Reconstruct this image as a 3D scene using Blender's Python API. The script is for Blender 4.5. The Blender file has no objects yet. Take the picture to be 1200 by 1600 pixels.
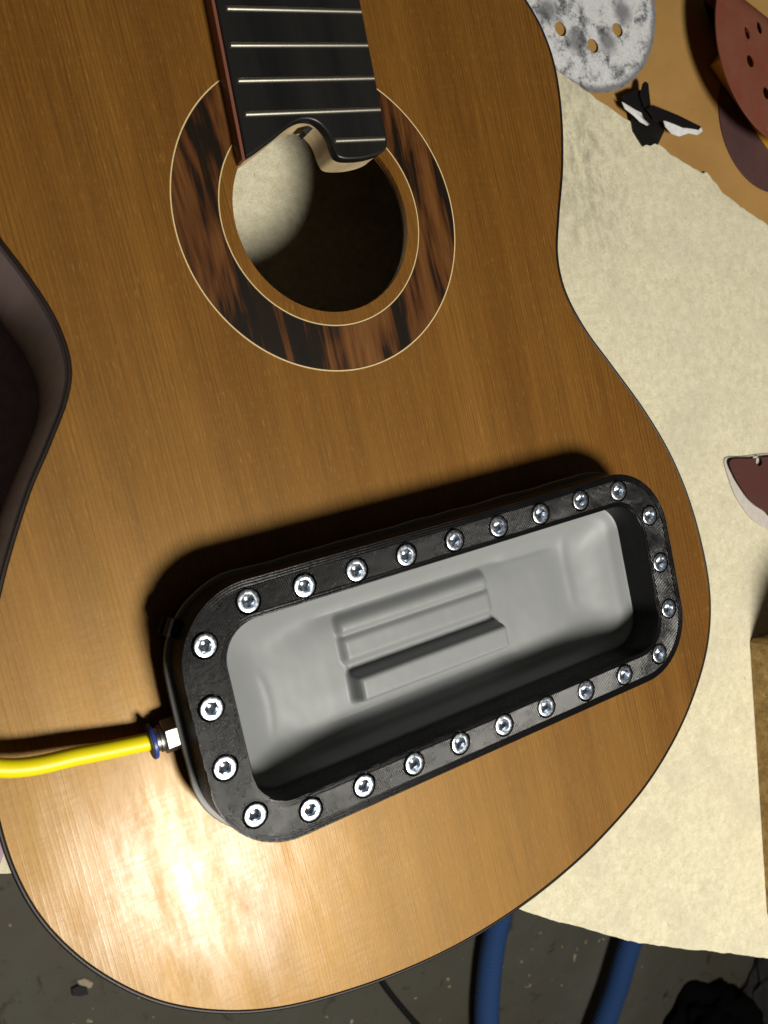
import bpy, bmesh, math, random
import numpy as np
from mathutils import Vector, Matrix, noise as mnoise
from mathutils.geometry import delaunay_2d_cdt
random.seed(7); np.random.seed(7)
scene = bpy.context.scene
MM = 0.001
TOP = 0.94                       # height of the guitar's soundboard above the workshop floor, metres
def V(x, y, z=0.0): return Vector((x*MM, -y*MM, TOP + z*MM))   # plan in mm: x across the guitar, y towards its tail, z above the soundboard

# ---------------------------------------------------------------- camera
cam_data = bpy.data.cameras.new('camera'); cam = bpy.data.objects.new('camera', cam_data)
scene.collection.objects.link(cam); scene.camera = cam
R = Matrix(((0.850228, 0.249258, -0.463663), (-0.227818, 0.968265, 0.10277), (0.474565, 0.018252, 0.880031)))
cam.matrix_world = Matrix.Translation(V(-178.6, 89.0, 330.0)) @ R.to_4x4()
cam_data.sensor_fit = 'VERTICAL'; cam_data.sensor_height = 24.0; cam_data.sensor_width = 18.0
cam_data.lens = 24.0*1350/1600
cam_data.clip_start = 0.02; cam_data.clip_end = 20
cam_data.dof.use_dof = True; cam_data.dof.focus_distance = 0.40; cam_data.dof.aperture_fstop = 13.0
# ---------------------------------------------------------------- world and lamp
w = bpy.data.worlds.new('World'); scene.world = w; w.use_nodes = True
bg = w.node_tree.nodes['Background']; bg.inputs[0].default_value = (1.0, 0.86, 0.66, 1); bg.inputs[1].default_value = 0.026
ld = bpy.data.lights.new('workshop_lamp', 'AREA'); ld.shape = 'DISK'; ld.size = 0.30; ld.energy = 22.8; ld.color = (1.0, 0.955, 0.86)
lamp = bpy.data.objects.new('workshop_lamp', ld); scene.collection.objects.link(lamp)
lamp.location = V(70, 735, 1100)
lamp.rotation_euler = (V(60, 180, 0) - lamp.location).to_track_quat('-Z', 'Y').to_euler()
scene.view_settings.view_transform = 'Standard'; scene.view_settings.look = 'None'
scene.view_settings.exposure = 0.0; scene.view_settings.gamma = 1.0
scene.render.engine = 'CYCLES'; scene.cycles.max_bounces = 6

# ---------------------------------------------------------------- shader helper
class Mat:
    def __init__(s, name):
        s.m = bpy.data.materials.new(name); s.m.use_nodes = True
        s.t = s.m.node_tree; s.n = s.t.nodes; s.p = s.n['Principled BSDF']
        s.co = s.n.new('ShaderNodeTexCoord').outputs['Object']
    def link(s, a, b):
        if hasattr(a, 'is_output'): s.t.links.new(a, b)
        else: b.default_value = a
    def map(s, scale=(1,1,1), loc=(0,0,0), rot=(0,0,0), src=None):
        n = s.n.new('ShaderNodeMapping'); s.t.links.new(src or s.co, n.inputs[0])
        n.inputs[1].default_value = loc; n.inputs[2].default_value = rot; n.inputs[3].default_value = scale
        return n.outputs[0]
    def noise(s, v, scale=5, detail=3, rough=.55, dist=0.0, out=0):
        n = s.n.new('ShaderNodeTexNoise'); s.t.links.new(v, n.inputs['Vector'])
        n.inputs['Scale'].default_value = scale; n.inputs['Detail'].default_value = detail
        n.inputs['Roughness'].default_value = rough; n.inputs['Distortion'].default_value = dist
        return n.outputs[out]
    def voro(s, v, scale=5, feature='F1', rnd=1.0):
        n = s.n.new('ShaderNodeTexVoronoi'); n.feature = feature; s.t.links.new(v, n.inputs['Vector'])
        n.inputs['Scale'].default_value = scale; n.inputs['Randomness'].default_value = rnd
        return n.outputs[0]
    def math(s, op, a, b=0.0, c=0.0):
        n = s.n.new('ShaderNodeMath'); n.operation = op
        s.link(a, n.inputs[0]); s.link(b, n.inputs[1]); s.link(c, n.inputs[2]); return n.outputs[0]
    def sep(s, v):
        n = s.n.new('ShaderNodeSeparateXYZ'); s.t.links.new(v, n.inputs[0]); return n.outputs
    def comb(s, x, y, z):
        n = s.n.new('ShaderNodeCombineXYZ')
        for i, a in enumerate((x, y, z)): s.link(a, n.inputs[i])
        return n.outputs[0]
    def ramp(s, f, stops, interp='LINEAR'):
        n = s.n.new('ShaderNodeValToRGB'); n.color_ramp.interpolation = interp; s.t.links.new(f, n.inputs[0])
        e = n.color_ramp.elements
        while len(e) < len(stops): e.new(0.5)
        for q, (p, c) in zip(e, stops):
            q.position = p; q.color = (c, c, c, 1) if not hasattr(c, '__len__') else (*c, 1)
        return n.outputs[0]
    def mix(s, f, a, b, mode='MIX'):
        n = s.n.new('ShaderNodeMix'); n.data_type = 'RGBA'; n.blend_type = mode
        s.link(f, n.inputs[0])
        for v, i in ((a, 6), (b, 7)):
            if hasattr(v, 'is_output'): s.t.links.new(v, n.inputs[i])
            else: n.inputs[i].default_value = (*v, 1) if len(v) == 3 else v
        return n.outputs[2]
    def bump(s, h, strength=.3, dist=.0005, normal=None):
        n = s.n.new('ShaderNodeBump'); n.inputs['Strength'].default_value = strength
        n.inputs['Distance'].default_value = dist; s.t.links.new(h, n.inputs['Height'])
        if normal is not None: s.t.links.new(normal, n.inputs['Normal'])
        return n.outputs[0]
    def out(s, col=None, rough=.5, metal=0.0, normal=None, spec=.5, coat=0.0, coat_rough=.1, aniso=0.0, tangent=None):
        p = s.p
        if col is not None:
            if hasattr(col, 'is_output'): s.t.links.new(col, p.inputs['Base Color'])
            else: p.inputs['Base Color'].default_value = (*col, 1)
        s.link(rough, p.inputs['Roughness']); s.link(metal, p.inputs['Metallic'])
        s.link(spec, p.inputs['Specular IOR Level'])
        if not p.inputs['Coat Weight'].is_linked: p.inputs['Coat Weight'].default_value = coat; p.inputs['Coat Roughness'].default_value = coat_rough
        p.inputs['Anisotropic'].default_value = aniso
        if normal is not None: s.t.links.new(normal, p.inputs['Normal'])
        if tangent is not None: s.t.links.new(tangent, p.inputs['Tangent'])
        return s.m

# ---------------------------------------------------------------- materials
def mat_soundboard():
    m = Mat('cedar_soundboard')
    x, y, z = m.sep(m.co)
    warp = m.noise(m.map((14, 2.2, 1)), 1, 2)
    ax = m.math('ABSOLUTE', x)
    xw = m.math('ADD', x, m.math('MULTIPLY', m.math('SUBTRACT', warp, .5), .004))
    # annual rings: about 1.1 mm apart at the centre joint, wider towards the edges
    xx = m.math('MULTIPLY', m.math('MULTIPLY', xw, m.math('ABSOLUTE', xw)), 1450)
    ph = m.math('SUBTRACT', m.math('MULTIPLY', xw, 880), xx)
    ph = m.math('ADD', ph, m.math('MULTIPLY', m.noise(m.comb(m.math('MULTIPLY', xw, 260), 0, 0), 1, 2), 1.5))
    fr = m.math('FRACT', ph)
    late = m.ramp(fr, [(0, .0), (.55, .15), (.85, 1), (1, .0)])
    amp = m.ramp(m.noise(m.map((55, 3, 1)), 1, 3), [(.3, .22), (.7, .8)])
    edge = m.math('MULTIPLY_ADD', ax, 4.2, .40)
    late = m.math('MULTIPLY', m.math('MULTIPLY', late, amp), edge)
    fine = m.noise(m.map((2600, 45, 1)), 1, 3, .7)
    band = m.noise(m.map((30, 1.5, 1)), 1, 5, .68, .2)
    blot = m.noise(m.map((9, 5, 1)), 1, 3, .5, .6)
    early = m.ramp(band, [(.30, (.108, .038, .0050)), (.48, (.172, .068, .0095)), (.72, (.25, .112, .018))])
    early = m.mix(m.math('MULTIPLY', blot, .35), early, (.125, .042, .0045))
    col = m.mix(m.math('MULTIPLY', late, 1.0), early, (.034, .0115, .002))
    silk = m.noise(m.map((120, 620, 1), rot=(0, 0, .22)), 1, 3, .6)
    col = m.mix(m.math('MULTIPLY', m.ramp(silk, [(.35, 0), (.7, 1)]), .22), col, (.17, .088, .018))
    col = m.mix(m.ramp(fine, [(.38, .0), (.68, .42)]), col, (.04, .015, .003))
    mid = m.noise(m.map((950, 14, 1), loc=(3, 0, 0)), 1, 3, .7)
    col = m.mix(m.ramp(mid, [(.50, .0), (.68, .40)]), col, (.045, .016, .003))
    flk = m.noise(m.map((1500, 160, 1), loc=(9, 2, 0)), 1, 2, .6)
    col = m.mix(m.ramp(flk, [(.60, 0), (.72, .35)]), col, (.32, .17, .04))
    # sanding scratches that cross the grain
    s1 = m.noise(m.map((160, 2600, 1), rot=(0, 0, .9), src=None), 1, 2, .6)
    s2 = m.noise(m.map((110, 2400, 1), rot=(0, 0, -.55)), 1, 2, .6)
    sc = m.math('MAXIMUM', m.ramp(s1, [(.66, 0), (.74, 1)]), m.ramp(s2, [(.67, 0), (.75, 1)]))
    reg = m.ramp(m.noise(m.map((12, 12, 1)), 1, 2), [(.45, 0), (.65, 1)])
    sc = m.math('MULTIPLY', sc, reg)
    col = m.mix(m.math('MULTIPLY', sc, .22), col, (.30, .19, .08))
    pore = m.noise(m.map((900, 900, 900)), 1, 3, .65)
    dust = m.noise(m.map((520, 520, 520), loc=(7, 1, 0)), 1, 2, .5)
    col = m.mix(m.ramp(dust, [(.80, 0), (.84, .55)]), col, (.62, .52, .36))
    h = m.math('ADD', m.math('MULTIPLY', late, .35), m.math('ADD', m.math('MULTIPLY', fine, .5), m.math('ADD', m.math('MULTIPLY', pore, .45), m.math('MULTIPLY', sc, .3))))
    b = m.bump(h, .20, .0002)
    rough = m.math('ADD', m.ramp(m.noise(m.map((26, 9, 1)), 1, 3), [(.3, .40), (.7, .47)]), m.math('MULTIPLY', pore, .05))
    patch = m.noise(m.map((85, 20, 1)), 1, 6, .7, .3)
    h3 = m.math('ADD', m.math('MULTIPLY', patch, .25), m.math('ADD', m.math('MULTIPLY', late, .18), m.math('MULTIPLY', fine, .22)))
    m.link(m.ramp(patch, [(.36, .07), (.66, .40)]), m.p.inputs['Coat Weight'])
    m.link(m.ramp(silk, [(.3, .15), (.7, .24)]), m.p.inputs['Coat Roughness'])
    t = m.p.inputs['Specular Tint']; t.default_value = (1.0, .66, .27, 1)
    m.t.links.new(m.bump(h3, .2, .0003), m.p.inputs['Coat Normal'])
    return m.out(col, rough, normal=b, spec=1.0, coat=.36, coat_rough=.20)
def mat_rosette():
    m = Mat('ziricote_rosette')
    d = m.noise(m.map((16, 5, 1)), 1, 2)
    v = m.comb(m.math('ADD', m.math('MULTIPLY', m.sep(m.co)[0], 120), m.math('MULTIPLY', d, 3.0)), m.math('MULTIPLY', m.sep(m.co)[1], 6.5), 0)
    n1 = m.noise(v, 1, 6, .62, .4)
    n2 = m.noise(m.map((900, 40, 1)), 1, 3, .7)
    big = m.noise(m.map((38, 9, 1), loc=(1.4, .3, 0)), 1, 3, .6, .8)
    f = m.math('ADD', m.math('MULTIPLY', m.math('ADD', m.math('MULTIPLY', n1, .50), m.math('MULTIPLY', big, .50)), .88), m.math('MULTIPLY', n2, .12))
    col = m.ramp(f, [(.38, (.004, .003, .002)), (.485, (.010, .005, .002)), (.515, (.055, .018, .004)), (.57, (.115, .044, .010)), (.68, (.19, .085, .024))])
    b = m.bump(n2, .2, .0002)
    return m.out(col, .38, normal=b, spec=.45)
def mat_dark_wood(name, a, b_, rough=.4, sx=90, sy=6, spec=.5):
    m = Mat(name); n = m.noise(m.map((sx, sy, sx)), 1, 5, .6, .3); f = m.noise(m.map((1200, 60, 1200)), 1, 2)
    col = m.mix(m.ramp(n, [(.3, 0), (.7, 1)]), a, b_)
    return m.out(col, rough, normal=m.bump(f, .25, .0002), spec=spec)
def mat_felt():
    m = Mat('wool_felt')
    n1 = m.noise(m.map((22, 22, 22)), 1, 5, .6, .5); n2 = m.noise(m.map((210, 210, 210)), 1, 5, .7, .15); n3 = m.noise(m.map((1500, 900, 600), rot=(0, 0, .5)), 1, 4, .75, .5)
    col = m.ramp(n2, [(.32, (.61, .565, .40)), (.5, (.72, .67, .485)), (.68, (.80, .76, .58))])
    col = m.mix(m.ramp(n1, [(.48, 0), (.72, .5)]), col, (.52, .48, .38))
    col = m.mix(m.ramp(n3, [(.35, .45), (.58, 0)]), col, (.46, .42, .30))
    x, y, z = m.sep(m.co)
    dd = m.math('SQRT', m.math('ADD', m.math('POWER', m.math('SUBTRACT', x, .088), 2), m.math('POWER', m.math('MULTIPLY', m.math('SUBTRACT', y, .165), .6), 2)))
    smg = m.math('MULTIPLY', m.ramp(dd, [(.0, 1), (.055, 0)]), m.ramp(m.noise(m.map((150, 70, 100), loc=(1, 8, 0)), 1, 5, .75), [(.45, 0), (.62, .65)]))
    col = m.mix(smg, col, (.22, .21, .17))
    sp = m.noise(m.map((330, 200, 200), rot=(0, 0, .6)), 1, 3, .6, .6)
    col = m.mix(m.ramp(sp, [(.71, 0), (.77, .75)]), col, (.16, .145, .11))
    rust = m.noise(m.map((60, 60, 60), loc=(3.3, 1.7, 0)), 1, 3, .6)
    col = m.mix(m.ramp(rust, [(.74, 0), (.80, .6)]), col, (.33, .2, .11))
    h = m.math('ADD', m.math('MULTIPLY', n2, .8), m.math('MULTIPLY', n3, .8))
    return m.out(col, .95, normal=m.bump(h, .75, .0009), spec=.08)
def mat_print(hx, hy, r, hxi, hyi, ri):
    """black 3D printed plastic: perimeter lines along the edges, diagonal fill between them, layer lines on the walls"""
    m = Mat('black_printed_plastic')
    x, y, z = m.sep(m.co)
    def sdf(hx, hy, r):
        qx = m.math('SUBTRACT', m.math('ABSOLUTE', x), (hx-r)*MM); qy = m.math('SUBTRACT', m.math('ABSOLUTE', y), (hy-r)*MM)
        a = m.math('MAXIMUM', qx, 0.0); b = m.math('MAXIMUM', qy, 0.0)
        ln = m.math('SQRT', m.math('ADD', m.math('MULTIPLY', a, a), m.math('MULTIPLY', b, b)))
        return m.math('SUBTRACT', m.math('ADD', ln, m.math('MINIMUM', m.math('MAXIMUM', qx, qy), 0.0)), r*MM)
    d = sdf(hx, hy, r); di = sdf(hxi, hyi, ri)
    jit = m.math('MULTIPLY', m.noise(m.map((140, 140, 140)), 1, 3), 4.0)
    per = m.math('SINE', m.math('ADD', m.math('MULTIPLY', d, 2*math.pi/.0010), jit))
    fill = m.math('SINE', m.math('ADD', m.math('MULTIPLY', m.math('ADD', x, m.math('MULTIPLY', y, .25)), 2*math.pi/.0009), jit))
    near = m.math('MAXIMUM', m.math('GREATER_THAN', d, -.0032), m.math('LESS_THAN', di, .0022))
    line = m.math('ADD', m.math('MULTIPLY', per, near), m.math('MULTIPLY', fill, m.math('SUBTRACT', 1.0, near)))
    geo = m.n.new('ShaderNodeNewGeometry'); nz = m.math('GREATER_THAN', m.sep(geo.outputs['Normal'])[2], .6)
    lay = m.math('SINE', m.math('MULTIPLY', z, 2*math.pi/.0005))
    h = m.math('ADD', m.math('MULTIPLY', line, nz), m.math('MULTIPLY', lay, m.math('SUBTRACT', 1.0, nz)))
    ng = m.noise(m.map((500, 500, 500)), 1, 4, .7)
    wear = m.noise(m.map((55, 55, 55)), 1, 5, .65)
    h2 = m.math('ADD', m.math('MULTIPLY', m.math('MULTIPLY', h, m.ramp(wear, [(.35, .55), (.65, 1.0)])), .75), m.math('MULTIPLY', ng, .9))
    b = m.bump(h2, .55, .00019)
    col = m.mix(m.ramp(wear, [(.5, 0), (.8, .5)]), (.003, .003, .0034), (.008, .008, .009))
    rough = m.ramp(m.math('ADD', m.math('MULTIPLY', wear, .6), m.math('MULTIPLY', ng, .4)), [(.3, .23), (.7, .30)])
    return m.out(col, rough, normal=b, spec=.30)
def mat_membrane():
    m = Mat('grey_silicone')
    n = m.noise(m.map((30, 30, 30)), 1, 3); f = m.noise(m.map((700, 700, 700)), 1, 3, .6)
    s = m.noise(m.map((420, 420, 420), loc=(2, 5, 1)), 1, 2, .5)
    col = m.mix(n, (.205, .215, .22), (.235, .245, .248))
    col = m.mix(m.ramp(s, [(.76, 0), (.80, .5)]), col, (.12, .12, .12))
    p = m.out(col, .48, normal=m.bump(f, .12, .0001), spec=.4)
    m.p.inputs['Subsurface Weight'].default_value = 0.0
    return p
def simple(name, col, rough=.5, metal=0.0, bump=0.0, scale=400, spec=.5, var=0.0, coat=0.0):
    m = Mat(name); n = m.noise(m.map((scale,)*3), 1, 4, .6)
    c = m.mix(m.ramp(n, [(.3, 0), (.7, 1)]), tuple(a*(1-var) for a in col), tuple(min(1, a*(1+var)) for a in col)) if var else col
    return m.out(c, rough, metal, normal=m.bump(n, bump, .0003) if bump else None, spec=spec, coat=coat)
def mat_steel():
    m = Mat('zinc_plated_steel')
    n = m.noise(m.map((900, 900, 900)), 1, 3, .6)
    return m.out((.68, .74, .83), m.ramp(n, [(.3, .20), (.7, .38)]), 1.0, normal=m.bump(n, .10, .0001))
def mat_cork():
    m = Mat('rough_brown_cork')
    n1 = m.noise(m.map((120, 120, 120)), 1, 5, .7); v = m.noise(m.map((500, 160, 300)), 1, 4, .7, 1)
    col = m.ramp(n1, [(.3, (.22, .135, .05)), (.55, (.40, .27, .11)), (.75, (.55, .40, .19))])
    col = m.mix(m.ramp(v, [(.28, 1), (.40, 0)]), col, (.035, .02, .01))
    return m.out(col, .85, normal=m.bump(m.math('ADD', n1, v), .8, .0012), spec=.2)
def mat_floor():
    m = Mat('worn_painted_concrete')
    a = m.noise(m.map((3.2, 3.2, 1)), 1, 5, .65, .6); b = m.noise(m.map((22, 22, 1)), 1, 5, .7, .8); c = m.noise(m.map((90, 90, 1)), 1, 3, .6)
    col = m.ramp(a, [(.3, (.115, .098, .070)), (.5, (.125, .122, .098)), (.7, (.165, .165, .14))])
    col = m.mix(m.ramp(b, [(.60, 0), (.68, .8)]), col, (.045, .036, .026))
    col = m.mix(m.ramp(b, [(.28, .55), (.34, 0)]), col, (.10, .045, .025))
    col = m.mix(m.ramp(c, [(.72, 0), (.76, .7)]), col, (.42, .40, .33))
    return m.out(col, .6, normal=m.bump(b, .4, .002), spec=.3)
def mat_disc_back():
    m = Mat('sanding_disc_loop_backing')
    n = m.noise(m.map((70, 70, 70)), 1, 7, .75, .1); f = m.noise(m.map((900, 900, 400)), 1, 3, .7)
    x, y, z = m.sep(m.co)
    rr = m.math('SQRT', m.math('ADD', m.math('MULTIPLY', x, x), m.math('MULTIPLY', y, y)))
    rim = m.ramp(m.math('ADD', m.math('MULTIPLY', rr, 16), m.math('MULTIPLY', m.math('SUBTRACT', n, .5), .28)), [(.955, 0), (1.04, 1)])
    ang = m.math('FRACT', m.math('MULTIPLY', m.math('ARCTAN2', y, x), 8/(2*math.pi)))
    a2 = m.math('MULTIPLY', m.math('ABSOLUTE', m.math('SUBTRACT', ang, .5)), .0300)
    hd = m.math('SQRT', m.math('ADD', m.math('POWER', m.math('SUBTRACT', rr, .035), 2), m.math('MULTIPLY', a2, a2)))
    ring = m.ramp(m.math('ADD', m.math('MULTIPLY', hd, 60), m.math('MULTIPLY', n, .5)), [(.52, 1), (.92, 0)])
    col = m.ramp(n, [(.38, (.09, .09, .10)), (.45, (.36, .37, .39)), (.50, (.62, .63, .65)), (.8, (.74, .75, .77))])
    col = m.mix(m.math('MULTIPLY', rim, .8), col, (.085, .085, .10))
    col = m.mix(m.math('MULTIPLY', ring, .72), col, (.06, .06, .07))
    col = m.mix(m.ramp(f, [(.35, .35), (.6, 0)]), col, (.2, .2, .21))
    return m.out(col, .9, normal=m.bump(f, .4, .0004), spec=.1)
def mat_abrasive(name, col, col2):
    m = Mat(name); g = m.noise(m.map((2600, 2600, 2600)), 1, 2, .7); n = m.noise(m.map((40, 40, 40)), 1, 5, .6)
    c = m.mix(m.ramp(n, [(.35, 0), (.7, 1)]), col, col2)
    c = m.mix(m.ramp(g, [(.4, .4), (.65, 0)]), c, tuple(a*.4 for a in col))
    s = m.noise(m.map((120, 120, 120), loc=(4, 4, 4)), 1, 4, .6)
    c = m.mix(m.ramp(s, [(.70, 0), (.78, .5)]), c, (.42, .33, .27))
    return m.out(c, .7, normal=m.bump(g, .6, .0003), spec=.35)
def mat_plywood():
    m = Mat('ochre_hardboard')
    n = m.noise(m.map((7, 9, 7)), 1, 5, .6, .4); f = m.noise(m.map((60, 500, 60), rot=(0, 0, .6)), 1, 4, .6); s = m.noise(m.map((240, 240, 240)), 1, 2)
    col = m.ramp(n, [(.3, (.30, .165, .048)), (.55, (.375, .215, .068)), (.75, (.42, .25, .085))])
    col = m.mix(m.ramp(f, [(.5, 0), (.8, .25)]), col, (.26, .15, .05))
    col = m.mix(m.ramp(s, [(.77, 0), (.80, .6)]), col, (.08, .05, .02))
    return m.out(col, .6, normal=m.bump(f, .1, .0003), spec=.3)

M_ = dict(
 board=mat_soundboard(), rosette=mat_rosette(),
 binding=mat_dark_wood('rosewood_binding', (.008, .005, .004), (.018, .012, .010), .40, spec=.22),
 rib=mat_dark_wood('rosewood_side', (.13, .092, .068), (.24, .185, .135), .45, 6, 90),
 purf=simple('maple_purfling', (.62, .47, .23), .45, var=.1, scale=900),
 purfd=simple('black_purfling', (.02, .012, .008), .5),
 ring=mat_dark_wood('hole_reinforcement', (.10, .038, .018), (.16, .07, .03), .6),
 ebony=mat_dark_wood('ebony', (.004, .0045, .005), (.011, .0105, .010), .38),
 neck=mat_dark_wood('mahogany_neck', (.12, .038, .022), (.17, .058, .034), .5),
 pale=mat_dark_wood('sanded_neck_wood', (.42, .31, .17), (.66, .52, .31), .7, 110, 26),
 fret=simple('nickel_silver', (.62, .59, .50), .34, 1.0, .1, 700),
 memb=mat_membrane(), steel=mat_steel(),
 gask=simple('grey_silicone_edge', (.22, .22, .22), .5, bump=.2, scale=300),
 felt=mat_felt(), cork=mat_cork(), floor=mat_floor(), discback=mat_disc_back(), ply=mat_plywood(),
 yellow=simple('yellow_polyurethane', (.80, .68, .006), .38, spec=.4),
 blue=simple('blue_release_ring', (.03, .055, .26), .4),
 hose=simple('blue_corrugated_plastic', (.055, .135, .36), .45, bump=.2, scale=200),
 black=simple('black_rubber', (.008, .008, .009), .55, bump=.3, scale=300),
 redabr=mat_abrasive('red_brown_abrasive', (.185, .048, .026), (.20, .075, .045)),
 purabr=mat_abrasive('dark_purple_abrasive', (.075, .034, .034), (.095, .045, .045)),
 maroon=mat_abrasive('maroon_abrasive', (.092, .025, .020), (.085, .032, .025)),
 leather=simple('dark_violet_leather', (.36, .26, .32), .6, bump=.7, scale=160, var=.18),
 whiteb=simple('paper_backing', (.50, .46, .42), .8, bump=.3, scale=250, var=.12),
 edgep=simple('paper_edge', (.40, .26, .19), .8),
 orange=simple('orange_foam', (.62, .30, .018), .6, bump=.4, scale=250, var=.12),
 tabm=simple('dull_black_plastic', (.02, .016, .02), .6, spec=.2),
 tape=simple('black_tape', (.007, .007, .007), .35, bump=.2, scale=200),
 tapew=simple('white_tape_adhesive', (.66, .66, .66), .5, bump=.4, scale=250, var=.15),
 cloth=simple('black_cloth', (.003, .003, .0034), .9, spec=.1, bump=.5, scale=60),
 greycl=simple('dark_grey_cloth', (.036, .034, .036), .9, bump=.5, scale=60, var=.3),
 chip=simple('pale_wood_chip', (.55, .47, .32), .8, bump=.3, var=.25),
 truss=simple('truss_rod_end', (.018, .02, .018), .45, .3, bump=.6, scale=500),
)

# ---------------------------------------------------------------- mesh helpers
C = scene.collection
def empty(name, label, cat, x, y, z, rot=0.0, group=None):
    o = bpy.data.objects.new(name, None); C.objects.link(o); o.location = V(x, y, z); o.rotation_euler = (0, 0, rot)
    o.empty_display_size = .01; o['label'] = label; o['category'] = cat
    if group: o['group'] = group
    return o
def tag(o, label, cat, group=None):
    o['label'] = label; o['category'] = cat
    if group: o['group'] = group
    return o
def structure(o): o['kind'] = 'structure'; return o
def finish(me, ang=32):
    bm = bmesh.new(); bm.from_mesh(me); bmesh.ops.recalc_face_normals(bm, faces=bm.faces)
    lim = math.radians(ang)
    for e in bm.edges:
        if len(e.link_faces) == 2:
            a = e.calc_face_angle(0); flat = any(abs(f.normal.z) > .9999 and len(f.verts) == 3 for f in e.link_faces)
            e.smooth = a < (math.radians(6) if flat else lim)
    for f in bm.faces: f.smooth = True
    bm.to_mesh(me); bm.free()
def mesh(name, verts, faces, mat, parent=None, at=None, ang=32, recalc=True, link=True):
    """verts in plan mm. Children: relative to the parent's origin (plan mm of the thing's own frame). at = plan origin of a top-level mesh."""
    ox, oy, oz = at if at else (0, 0, 0)
    me = bpy.data.meshes.new(name)
    me.from_pydata([((v[0]-ox)*MM, -(v[1]-oy)*MM, (v[2]-oz)*MM) for v in verts], [], faces)
    me.materials.append(mat)
    if recalc: finish(me, ang)
    else:
        for p in me.polygons: p.use_smooth = True
    o = bpy.data.objects.new(name, me)
    if link: C.objects.link(o)
    if parent is not None: o.parent = parent
    elif at is not None: o.location = V(ox, oy, oz)
    return o
def inset(loop, d):
    """move a closed loop inwards (d>0) whatever its winding"""
    P = np.array(loop, float); nx = np.roll(P, -1, 0); pv = np.roll(P, 1, 0)
    area = .5*np.sum(P[:, 0]*nx[:, 1]-nx[:, 0]*P[:, 1])
    e1 = P-pv; e2 = nx-P
    n1 = np.c_[-e1[:, 1], e1[:, 0]]/np.maximum(np.linalg.norm(e1, axis=1), 1e-9)[:, None]
    n2 = np.c_[-e2[:, 1], e2[:, 0]]/np.maximum(np.linalg.norm(e2, axis=1), 1e-9)[:, None]
    n = n1+n2; n /= np.maximum((n*n).sum(1)/2, .5)[:, None]
    return P + n*(d if area > 0 else -d)
def prism(loops, z0, z1, bev=0.0, steps=2, botbev=False):
    """plate with holes: loops[0] outer, others holes; top edge rounded by bev"""
    verts, faces = [], []
    rows = []
    for k, lp in enumerate(loops):
        sgn = 1 if k == 0 else -1
        lv = [(0.0, z0)] + ([(bev*(1-math.sin(t)), z1-bev+bev*math.cos(math.pi/2-t)) if False else (bev*(1-math.cos(t)), z1-bev+bev*math.sin(t)) for t in [i*math.pi/2/steps for i in range(steps+1)]] if bev > 0 else [(0.0, z1)])
        idx = []
        for ins, z in lv:
            q = inset(lp, sgn*ins) if ins > 0 else np.array(lp, float)
            idx.append(list(range(len(verts), len(verts)+len(q))))
            verts += [(a, b, z) for a, b in q]
        n = len(lp)
        for a, b in zip(idx[:-1], idx[1:]):
            faces += [(a[i], a[(i+1) % n], b[(i+1) % n], b[i]) for i in range(n)]
        rows.append((idx[0], idx[-1]))
    for which in (0, 1):
        flat = [i for r in rows for i in r[which]]; P2 = np.array([verts[i][:2] for i in flat]); ed = []; o = 0
        for r in rows: n = len(r[which]); ed += [(o+i, o+(i+1) % n) for i in range(n)]; o += n
        cv_, _, cf_, ov, _, _ = delaunay_2d_cdt([Vector(p) for p in P2], ed, [], 0, 1e-7)
        cen = np.array([[sum(cv_[i][k] for i in t)/3 for k in (0, 1)] for t in cf_]); ins = np.zeros(len(cen), int)
        for (k0, r) in zip(range(len(rows)), rows):
            Q = np.array([verts[i][:2] for i in r[which]]); a, b = Q, np.roll(Q, -1, 0); c_ = np.zeros(len(cen), int)
            for p, q in zip(a, b):
                m_ = (p[1] > cen[:, 1]) != (q[1] > cen[:, 1])
                if p[1] != q[1]: c_ += (m_ & (cen[:, 0] < (q[0]-p[0])*(cen[:, 1]-p[1])/(q[1]-p[1])+p[0])).astype(int)
            ins += c_ % 2
        for t, k0 in zip(cf_, ins):
            if k0 == 1:
                q = []
                for i in t:
                    if not ov[i]: ov[i] = [len(flat)]; flat.append(len(verts)); verts.append((cv_[i][0], cv_[i][1], verts[flat[0]][2]))
                    q.append(flat[ov[i][0]])
                faces.append(tuple(q))
    return verts, faces
def circle(r, n=48, cx=0, cy=0): return [(cx+r*math.cos(2*math.pi*i/n), cy+r*math.sin(2*math.pi*i/n)) for i in range(n)]
def rrect(hx, hy, r, n=14, wob=0.0):
    P = []
    for sx, sy, a0 in ((1, 1, 0), (-1, 1, 90), (-1, -1, 180), (1, -1, 270)):
        for i in range(n+1):
            a = math.radians(a0+90*i/n); P.append((sx*(hx-r)+r*math.cos(a), sy*(hy-r)+r*math.sin(a)))
    # add points on the straight runs
    Q = []
    for i, p in enumerate(P):
        q = P[(i+1) % len(P)]; Q.append(p); L = math.dist(p, q)
        if L > 8:
            k = int(L/4)
            Q += [(p[0]+(q[0]-p[0])*j/k, p[1]+(q[1]-p[1])*j/k) for j in range(1, k)]
    if wob:
        Q = [(x+wob*(mnoise.noise(Vector((x*.06, y*.06, 3)))*1.2), y+wob*(mnoise.noise(Vector((x*.06, y*.06, 9)))*1.2)) for x, y in Q]
    return Q
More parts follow.
